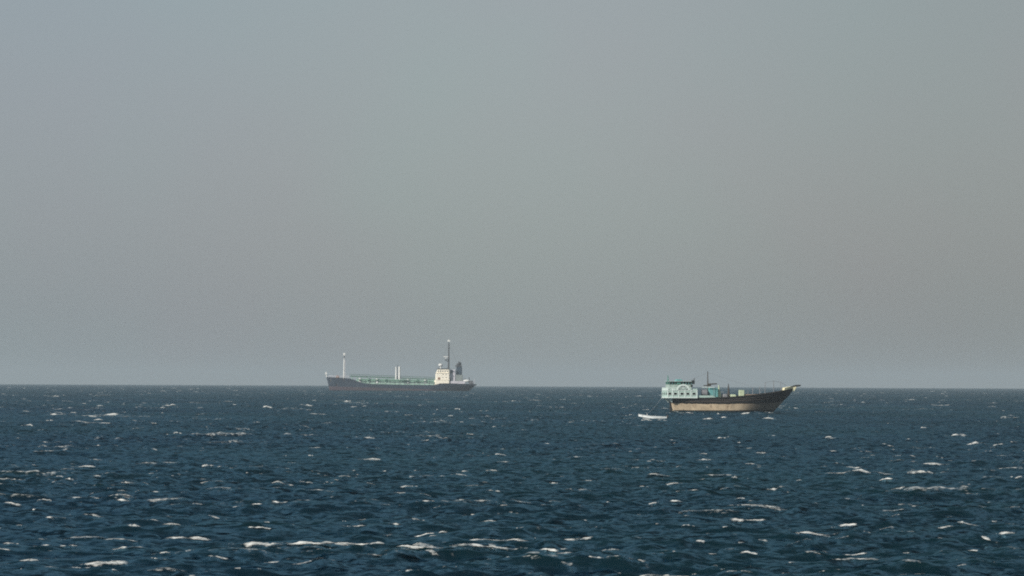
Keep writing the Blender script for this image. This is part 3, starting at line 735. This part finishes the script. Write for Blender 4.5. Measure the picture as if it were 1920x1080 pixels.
    part('hatch_coaming', M_deck, MB().box(X(1396), X(1428), -1.6, 1.6, Z(744), Z(739)), bevel=.05)
    # fore deck railing of thin pipes
    for s in (-1, 1):
        for px, top in ((1402, 731), (1411, 727), (1424, 724), (1434, 716.6), (1450, 713.6), (1463, 716)):
            yy = s * (2.9 - max(0, px - 1410) * .035)
            part('rail_post', M_rail, MB().tube([(X(px, yy), yy, Z(744 - (px - 1402) * .2)), (X(px, yy), yy, Z(top))], .04, 6))
        part('rail_pipe', M_rail, MB().tube([(X(px, s * (2.9 - (px - 1410) * .035)), s * (2.9 - (px - 1410) * .035), Z(py)) for px, py in ((1434, 717), (1450, 714), (1463, 716.5), (1474, 723))], .022, 6))
    # bow: cream wash board, stem head and bowsprit
    for s in (-1, 1):
        vs = []
        us = [.925, .95, .97, .985, .995]
        for u in us:
            z = zt(u); xx = lerp(xl(z, z), xr(z, z), u); hb_ = half(u, 1) - .03
            vs += [(xx, s * hb_, z - .02), (xx, s * max(hb_ - .12, .01), z - .02), (xx + .05, s * max(hb_ - .12, .01), z + .52), (xx + .05, s * hb_, z + .52)]
        fs = [tuple(i * 4 + q for q in f) for i in range(len(us) - 1) for f in ((0, 4, 7, 3), (1, 2, 6, 5), (3, 7, 6, 2))]
        part('wash_board', M_cream, MB().add(vs, fs))
    part('stem_head', M_cream, MB().add([(X(1484.6), -.16, Z(733)), (X(1487.5), -.16, Z(734)), (X(1492.5), -.16, Z(726)), (X(1490), -.16, Z(723)), (X(1485), -.16, Z(725)),
         (X(1484.6), .16, Z(733)), (X(1487.5), .16, Z(734)), (X(1492.5), .16, Z(726)), (X(1490), .16, Z(723)), (X(1485), .16, Z(725))],
         [(4, 3, 2, 1, 0), (5, 6, 7, 8, 9), (0, 1, 6, 5), (1, 2, 7, 6), (2, 3, 8, 7), (3, 4, 9, 8), (4, 0, 5, 9)]))
    part('bowsprit', M_dkst, MB().tube([(X(1482), 0, Z(726)), (X(1491), 0, Z(723.2)), (X(1500.6), 0, Z(722.2))], [.20, .22, .14], 8), smooth=True)
    bpy.context.view_layer.update()
    mw = Matrix.Translation(root.location) @ Matrix.Rotation(root.rotation_euler.z, 4, 'Z')
    return root, mw @ Vector((xa, 2.6, Z(742)))
dhow, stern_point = build_dhow()

# ------------------------------------------------------------------ the white skiff riding astern on a line
def build_skiff():
    p = ray_to_sea(1226, 785.2); x, y = p
    z = float(sea_height(np.array([x]), np.array([y]), np.array([.3]))[0]) * .5
    root = link(bpy.data.objects.new('skiff', None)); root.location = (x, y, drop(x, y) + max(z, 0) - .14)
    root.rotation_euler = (0, R(2), -math.atan2(x, y) + R(4))
    tag(root, 'small white open skiff floating astern of the dhow', 'boat')
    S = math.hypot(x, y) / FPX
    X = lambda px: (px - 1226) * S
    M_w = mat('skiff_white', (.62, .66, .68), .5, .15, 1.6, streak=((.25, .27, .28), (1.2, 1.2, 2.0), .54, .6))
    M_i = mat('skiff_inside_grey', (.40, .42, .43), .6, .15, 1.5)
    M_d = mat('skiff_motor_black', (.03, .03, .035), .45, .2, 2)
    zt = curve([(0, .86), (.2, .72), (.45, .60), (1, .58)])
    bw = curve([(0, .01), (.06, .22), (.15, .48), (.3, .78), (.55, 1), (.8, .98), (1, .86)])
    bk = curve([(0, .0), (.12, .10), (.3, .5), (.6, .78), (1, .72)])
    def half(u, h): return .85 * lerp(bk(u), bw(u), max(0, min(1, h)) ** .6)
    def xl(z, zt_): return lerp(X(1212), X(1196.5), max(0, min(1, (z + .3) / 1.16)) ** .9)
    def xr(z, zt_): return lerp(X(1248), X(1250), max(0, min(1, z / zt_)))
    hull, grid = hull_part('hull', [M_w, M_w], root, xl, xr, half, zt, lambda u: .12, -.3, nu=36, deck_drop=.4, thick=.06)
    deck_part(grid, M_i, root, 'bottom_boards')
    g = grid
    n = 12; tv = [g[-1][-1][j] for j in range(n)] + [g[1][-1][j] for j in range(n)]
    MB().add(tv, [(j, j + 1, n + j + 1, n + j) for j in range(n - 1)]).build('transom', M_w, root)
    for px, hw in ((1218, .62), (1228, .78), (1238, .80)):
        MB().box(X(px) - .13, X(px) + .13, -hw, hw, .40, .46).build('thwart', M_w, root)
    MB().box(X(1203), X(1211), -.40, .40, .66, .71).build('foredeck', M_w, root)
    MB().tube([(X(1213), 0, .3), (X(1213), 0, .98)], .06, 8).build('tow_post', M_i, root)
    o = MB().box(X(1249.2), X(1253.4), -.18, .18, .48, .88, tx0=.05, tx1=.05, ty=.03).box(X(1250.4), X(1252.2), -.06, .06, -.35, .48).build('outboard_motor', M_d, root, bevel=.05)
    mw = Matrix.Translation(root.location) @ Matrix.Rotation(root.rotation_euler.z, 4, 'Z')
    return root, mw @ Vector((X(1213), 0, .92))
skiff, skiff_post = build_skiff()

def build_rope():
    a, b = stern_point, skiff_post; m = MB(); pts = []
    for i in range(41):
        t = i / 40; q = a.lerp(b, t); q.z -= 4 * .35 * t * (1 - t); pts.append(q)
    m.tube(pts, .02, 6)
    M = mat('rope_fibre', (.50, .52, .52), .8, .1, 3)
    o = m.build('tow_rope', M, None, smooth=True)
    tag(o, 'pale line running from the dhow stern down to the white skiff', 'rope')
build_rope()

# ------------------------------------------------------------------ the dusty air over the water
HAZE_DENSITY = 1.4e-4
def build_haze():
    hb = MB().box(-12800, 12800, -40, 14300, -17.6, 62)
    m = bpy.data.materials.new('haze_air'); m.use_nodes = True
    n, l = m.node_tree.nodes, m.node_tree.links
    n.remove(n['Principled BSDF'])
    v = n.new('ShaderNodeVolumePrincipled'); v.inputs['Color'].default_value = (.50, .585, .655, 1)
    v.inputs['Density'].default_value = HAZE_DENSITY; v.inputs['Anisotropy'].default_value = 0.0
    l.new(v.outputs[0], n['Material Output'].inputs['Volume'])
    o = hb.build('haze', m)
    tag(o, 'thin grey haze hanging over the sea', 'haze', None, 'stuff')
build_haze()
